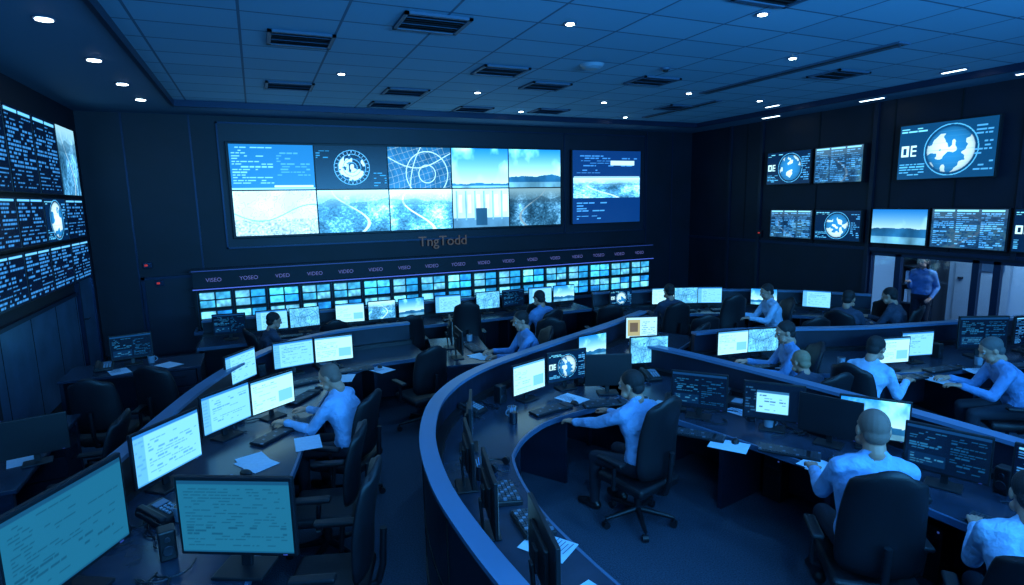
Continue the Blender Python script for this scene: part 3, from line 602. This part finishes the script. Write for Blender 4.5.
# ---------------------------------------------------------------- people
def cap_mesh(a,b,ra,rb,n=14,h=4):
    a=Vector(a);b=Vector(b);d=b-a; L=d.length; d=d.normalized() if L>1e-6 else Vector((0,0,1)); u=d.orthogonal().normalized(); w=d.cross(u); rings=[]
    for k in range(h+1): t=-math.pi/2+math.pi/2*k/h; rings.append((a+d*ra*math.sin(t),max(1e-4,ra*math.cos(t))))
    for k in range(h+1): t=math.pi/2*k/h; rings.append((b+d*rb*math.sin(t),max(1e-4,rb*math.cos(t))))
    vs=[];fs=[]
    for c,r in rings:
        for i in range(n): t=2*math.pi*i/n; vs.append(c+(u*math.cos(t)+w*math.sin(t))*r)
    for j in range(len(rings)-1):
        for i in range(n): fs.append((j*n+i,j*n+(i+1)%n,(j+1)*n+(i+1)%n,(j+1)*n+i))
    fs+=[tuple(range(n))[::-1],tuple((len(rings)-1)*n+i for i in range(n))]
    return vs,fs
def blob(prims,voxel,smooth=3,lofts=()):
    V=[];F=[]
    for p in prims:
        if p[0]=='c': vs,fs=cap_mesh(p[1],p[2],p[3],p[4])
        else:
            vs,fs=cap_mesh((0,0,0),(0,0,1e-5),1,1,18,7); vs=[Vector((v.x*p[2][0],v.y*p[2][1],v.z*p[2][2]))+Vector(p[1]) for v in vs]
        o=len(V); V+=vs; F+=[tuple(i+o for i in f) for f in fs]
    for st in lofts:
        n=20; o=len(V)
        for k,(c,rx,ry) in enumerate(st):
            d=(Vector(st[min(k+1,len(st)-1)][0])-Vector(st[max(0,k-1)][0])).normalized(); X=Vector((1,0,0)); Yv=d.cross(X).normalized(); 
            for i in range(n): t=2*math.pi*i/n; V.append(Vector(c)+X*rx*math.cos(t)+Yv*ry*math.sin(t))
        for k in range(len(st)-1):
            for i in range(n): F.append((o+k*n+i,o+k*n+(i+1)%n,o+(k+1)*n+(i+1)%n,o+(k+1)*n+i))
        F+=[tuple(o+i for i in range(n))[::-1],tuple(o+(len(st)-1)*n+i for i in range(n))]
    me=bpy.data.meshes.new("t"); me.from_pydata([tuple(v) for v in V],[],F); ob=bpy.data.objects.new("t",me); COL.objects.link(ob)
    r=ob.modifiers.new("r",'REMESH'); r.mode='VOXEL'; r.voxel_size=voxel
    if smooth: s=ob.modifiers.new("s",'SMOOTH'); s.factor=.5; s.iterations=smooth
    dg=bpy.context.evaluated_depsgraph_get(); ev=ob.evaluated_get(dg); m2=ev.to_mesh()
    nv=len(m2.vertices); co=np.empty(nv*3); m2.vertices.foreach_get("co",co); co=co.reshape(-1,3); fs=[tuple(p.vertices) for p in m2.polygons]; cen=np.array([co[list(f)].mean(0) for f in fs])
    ev.to_mesh_clear(); bpy.data.objects.remove(ob); bpy.data.meshes.remove(me)
    best=np.full(len(fs),1e9); lab=np.zeros(len(fs),int)
    for p in prims:
        if p[0]=='c':
            a=np.array(p[1],float);b_=np.array(p[2],float);ab=b_-a; t=np.clip(((cen-a)@ab)/max(1e-9,ab@ab),0,1); d=np.linalg.norm(cen-(a+t[:,None]*ab),axis=1)-(p[3]+(p[4]-p[3])*t); l=p[5]
        else:
            r_=np.array(p[2],float); d=(np.linalg.norm((cen-np.array(p[1]))/r_,axis=1)-1)*r_.min(); l=p[3]
        k=d<best; best[k]=d[k]; lab[k]=l
    return co,fs,lab
S_SK,S_SH,S_PA,S_HA,S_SO,S_LI,S_EW,S_EI=range(8)
def ik(s,w,l1,l2,pole):
    s=Vector(s);w=Vector(w);d=w-s;L=min(d.length,(l1+l2)*.995); dn=d.normalized(); w=s+dn*L
    a=(l1*l1-l2*l2+L*L)/(2*L); h=math.sqrt(max(0,l1*l1-a*a)); p=Vector(pole); p=(p-dn*p.dot(dn)).normalized(); return s+dn*a+p*h,w
def head_blob(hair):
    p=[('e',(0,-.008,.030),(.074,.094,.086),S_SK),('e',(0,.022,-.035),(.060,.066,.072),S_SK),('e',(0,.058,-.088),(.028,.026,.022),S_SK),
       ('c',(0,.088,.018),(0,.106,-.016),.008,.012,S_SK),('c',(-.011,.092,-.02),(.011,.092,-.02),.009,.009,S_SK),
       ('c',(-.045,.070,.032),(.045,.070,.032),.014,.014,S_SK),('c',(-.042,.05,-.06),(.042,.05,-.06),.03,.03,S_SK),
       ('e',(.076,-.008,-.002),(.010,.020,.030),S_SK),('e',(-.076,-.008,-.002),(.010,.020,.030),S_SK),
       ('c',(0,-.01,-.06),(0,-.03,-.11),.056,.055,S_SK),
       ('c',(-.02,.086,-.048),(.02,.086,-.048),.006,.006,S_LI),('c',(-.014,.085,-.057),(.014,.085,-.057),.007,.007,S_LI)]
    for s in(-1,1): p+=[('e',(s*.031,.078,.008),(.0125,.010,.0075),S_EW),('e',(s*.031,.085,.008),(.0058,.0050,.0058),S_EI)]
    if hair=='short': p+=[('e',(0,-.022,.044),(.080,.096,.086),S_HA),('e',(0,-.055,-.018),(.066,.050,.055),S_HA)]
    if hair=='buzz': p+=[('e',(0,-.016,.036),(.0760,.0925,.0855),S_HA),('e',(0,-.050,-.018),(.064,.050,.050),S_HA)]
    if hair=='long': p+=[('e',(0,-.026,.046),(.088,.098,.088),S_HA),('c',(-.07,-.04,.0),(-.08,-.03,-.16),.035,.03,S_HA),('c',(.07,-.04,.0),(.08,-.03,-.16),.035,.03,S_HA),('c',(0,-.08,.0),(0,-.07,-.18),.05,.05,S_HA)]
    return blob(p,.0050,2)
HEADS={h:head_blob(h) for h in('short','buzz','long')}
def hand_blob(side,curl):
    p=[]; xs=[-.031,-.0105,.0105,.030]; ls=[.068,.076,.071,.056]
    for i in range(4):
        x=xs[i]*side; y0=.083-(.004,0,.003,.010)[i]; p.append(('c',(x*.45,.0,0),(x,y0,0),.017,.0115,S_SK))
        a=.12+curl*.3; pos=Vector((x,y0,0)); L=ls[i]; sp=(xs[i])*.9*side
        for k,(f,r0,r1) in enumerate(((.45,.0100,.0092),(.32,.0092,.0084),(.23,.0084,.0070))):
            d=Vector((math.sin(sp),math.cos(a),-math.sin(a))).normalized(); q=pos+d*L*f; p.append(('c',tuple(pos),tuple(q),r0,r1,S_SK)); pos=q; a+=.28+curl*.55
    t=[(-.018*side,.02,-.006),(-.042*side,.045,-.014),(-.056*side,.074,-.020),(-.055*side,.098,-.026)]
    for k in range(3): p.append(('c',t[k],t[k+1],(.016,.0115,.0098)[k],(.0115,.0098,.0078)[k],S_SK))
    p.append(('c',(0,-.045,0),(0,.01,0),.024,.026,S_SK))
    return blob(p,.0046,1)
HANDS={s:hand_blob(s,.5) for s in(-1,1)}
def person(name,x,y,dx,dy,pelvis=(0,-.07,.565),lean=.2,hp=.25,hy=0,hands=((-.17,.42,.80),(.17,.42,.80)),knees=None,ank=None,hair='short',hairm=None,shirt=None,sc=1,pants=None,roll=0,z=0,wide=1.):
    P=Vector(pelvis)
    def dr(a): return Vector((0,math.sin(a),math.cos(a)))
    w1=P+dr(lean*.5)*.16; c1=w1+dr(lean)*.17; c2=c1+dr(lean*1.15)*.12; nb=c2+dr(lean*1.3)*.05; nt=nb+dr(lean*1.1+.15)*.065
    W=wide
    pr=[('c',P+Vector((-.075,0,0)),P+Vector((.075,0,0)),.115,.115,S_PA),('c',w1+Vector((-.065*W,0,0)),w1+Vector((.065*W,0,0)),.108,.108,S_SH),
        ('c',c1+Vector((-.075*W,0,0)),c1+Vector((.075*W,0,0)),.122,.122,S_SH),('c',c2+Vector((-.11,0,-.01)),c2+Vector((.11,0,-.01)),.080,.080,S_SH),
        ('c',P.lerp(w1,.45)+Vector((-.07*W,0,0)),P.lerp(w1,.45)+Vector((.07*W,0,0)),.118,.118,S_SH),
        ('c',c2+Vector((-.06,0,.02)),nb+Vector((-.02,0,.0)),.062,.054,S_SH),('c',c2+Vector((.06,0,.02)),nb+Vector((.02,0,.0)),.062,.054,S_SH),
        ('c',nb,nt+Vector((0,0,.02)),.056,.054,S_SK)]
    # shirt collar: raised ring, open at the throat, following the lean of the neck
    nd=(nt-nb).normalized(); cx=Vector((1,0,0)); cy=nd.cross(cx); ring=[]
    for k in range(11):
        a=math.radians(115+310*k/10); ring.append(nb+nd*(.028-.012*math.sin(a))+cx*.064*math.cos(a)+cy*.064*math.sin(a))
    for k in range(10): pr.append(('c',ring[k],ring[k+1],.013,.013,S_SH))
    loft=[(P,.175,.12),(P.lerp(w1,.6),.168*W,.118),(w1,.165*W,.115),(c1,.188*W,.128),(c2,.178,.095),(nb,.062,.058)]
    hd=[]
    for s,h in zip((-1,1),hands):
        sh=c2+Vector((s*.172,0,-.015)); e,wr=ik(sh,h,.285,.255,(s*.22,-.5,-.8))
        cf=e.lerp(wr,.90)
        pr+=[('c',c2+Vector((s*.08,0,0)),sh,.072,.062,S_SH),('c',sh,e,.062,.050,S_SH),('c',e,e.lerp(wr,.35),.050,.048,S_SH),('c',e.lerp(wr,.35),cf,.048,.035,S_SH),('c',cf,wr,.039,.039,S_SH)]
        f=(wr-e).normalized(); fw=Vector((f.x*.6,f.y,f.z*.35)).normalized(); hd.append((s,wr,fw))
    if knees is None:
        knees=[(-.14,.37,.50),(.14,.37,.50)]; ank=[(-.14,.38,.10),(.15,.33,.10)]
    for s,k,a in zip((-1,1),knees,ank):
        hp_=P+Vector((s*.09,0,-.02)); k=Vector(k);a=Vector(a)
        pr+=[('c',hp_,k,.095,.062,S_PA),('c',k,k.lerp(a,.35),.060,.058,S_PA),('c',k.lerp(a,.35),a,.058,.045,S_PA),('c',a+Vector((0,-.03,-.05)),a+Vector((0,.06,-.055)),.042,.042,S_SO),('c',a+Vector((0,.06,-.055)),a+Vector((s*.02,.16,-.065)),.042,.032,S_SO)]
    parts=[(blob(pr,.0105,3,[loft]),Matrix.Identity(4))]
    hc=nt+Vector((0,.028,.085)); parts.append((HEADS[hair],Matrix.Translation(hc)@Matrix.Rotation(hy,4,'Z')@Matrix.Rotation(-hp,4,'X')@Matrix.Rotation(roll,4,'Y')@Matrix.Scale(1.06,4)))
    for s,wr,f in hd:
        r=f.cross(Vector((0,0,1))).normalized(); u=r.cross(f); T=Matrix(((r.x,f.x,u.x,wr.x),(r.y,f.y,u.y,wr.y),(r.z,f.z,u.z,wr.z),(0,0,0,1))); parts.append((HANDS[s],T@Matrix.Translation((0,.03,0))))
    V=[];F=[];Lb=[]
    for (co,fs,lab),T in parts:
        o=sum(len(v) for v in V); Tn=np.array(T); V.append(co@Tn[:3,:3].T+Tn[:3,3]); F+=[tuple(i+o for i in f) for f in fs]; Lb.append(lab)
    me=bpy.data.meshes.new(name); me.from_pydata(np.concatenate(V).tolist(),[],F)
    for m in (SKIN,shirt or SHIRT,pants or PANTS,hairm or HAIRD,SHOE,LIP,EYEW,EYED): me.materials.append(m)
    me.polygons.foreach_set("material_index",np.concatenate(Lb).astype(np.int32)); me.polygons.foreach_set("use_smooth",[True]*len(F)); me.update()
    return put(name,me,None,(x,y,z),ang(dx,dy),sc)
def seated(x,y,dx,dy,tall=False,**k): chair(x,y,dx,dy,tall); return person("seated_operator",x,y,dx,dy,**k)
seated(.60,5.28,-.8,.6,lean=.30,hp=.45,hair='buzz',hairm=HAIRZ,hands=((-.2,.46,.80),(.15,.46,.80)),wide=1.05)
seated(2.80,3.80,-.22,.97,lean=.24,hp=.22,hy=.3,tall=True,hands=((-.24,.52,.80),(.18,.50,.80)))
seated(3.36,2.18,.62,.78,lean=.14,hp=.2,tall=True,hair='buzz',hairm=HAIRZ,sc=1.08,hands=((-.2,.40,.77),(.2,.42,.78)),wide=1.12)
seated(3.46,1.40,.8,.6,lean=.35,hp=.4,hands=((-.15,.44,.80),(.2,.44,.80)),shirt=SHIRT2)
seated(5.60,3.80,1,.15,lean=.45,hp=.45,shirt=SHIRT2,hands=((-.0,.50,.80),(.2,.45,.80)))
seated(6.95,3.15,-.75,.65,lean=.5,hp=.5,hairm=HAIRG,shirt=SHIRT3,hands=((-.2,.5,.80),(.1,.5,.80)))
seated(4.97,3.88,.05,1,lean=.45,hp=.3,sc=.92,hairm=HAIRB,shirt=SHIRTD,hands=((-.2,.3,.68),(.2,.3,.68)))
seated(5.50,4.62,-.8,.5,lean=.2,hp=.3,shirt=SHIRT3,hands=((-.2,.4,.80),(.2,.4,.80)))
seated(3.14,6.72,-1,.15,lean=.22,hp=.3,shirt=SHIRT3,hands=((-.2,.44,.80),(.1,.42,.80)))
seated(4.06,8.1,-.3,1,lean=.2,shirt=SHIRT3)
seated(.05,8.65,1,.3,lean=.2,sc=.95,shirt=SHIRTD)
seated(6.2,7.6,.2,1,lean=.2,shirt=SHIRTD)
seated(7.66,6.85,-1,.4,lean=.25,hp=.3,shirt=SHIRT2); seated(7.95,5.75,1,.3,lean=.2,hp=.3,shirt=SHIRTD); seated(8.9,5.6,-.3,1,lean=.3,hp=.3,shirt=SHIRTD)
person("standing_woman",11.15,6.6,-1,-.1,pelvis=(0,0,.93),lean=.03,hp=.1,hair='long',sc=.95,hands=((-.22,.12,.92),(.1,.30,1.22)),knees=[(-.09,.02,.50),(.09,.04,.50)],ank=[(-.10,-.02,.10),(.11,.02,.10)],shirt=SHIRT3)
for c in [(.32,4.45,-1,.3),(.25,3.5,-.9,.3),(1.7,6.7,-.3,1),(-1.6,7.05,.2,1),(-1.05,7.3,.5,1),(-1.45,5.55,-1,.1),(2.0,8.7,0,1),(3.0,8.8,.2,1),(5.9,6.6,.3,1),(7.0,7.2,.2,1),(8.3,3.05,-.2,1),(4.3,8.9,.1,1),(5.3,6.2,-.4,1),(.9,8.9,-.1,1),(7.1,5.75,.3,1),(9.6,3.0,0,1),(9.4,6.0,1,.3),(3.9,7.5,.5,1),(5.2,8.0,.3,1)]: chair(*c,tall=random.random()<.3)

# ---------------------------------------------------------------- lights
def area(name,loc,rot,sx,sy,e,col):
    l=bpy.data.lights.new(name,'AREA'); l.shape='RECTANGLE'; l.size=sx; l.size_y=sy; l.energy=e; l.color=col
    o=bpy.data.objects.new(name,l); COL.objects.link(o); o.location=loc; o.rotation_euler=rot; return o
area("added_ceiling_fill",(3.5,-2.2,3.0),(math.radians(132),0,0),9,.5,1350,(.07,.43,1))  # fill light added behind the camera to brighten the ceiling, no room fixture
area("office_ceiling_light",(12,5,2.65),(0,0,0),1.2,4,170,(.5,.78,1))
w=bpy.data.worlds.new("world"); scene.world=w; w.use_nodes=True; w.node_tree.nodes["Background"].inputs[0].default_value=(.01,.03,.08,1)
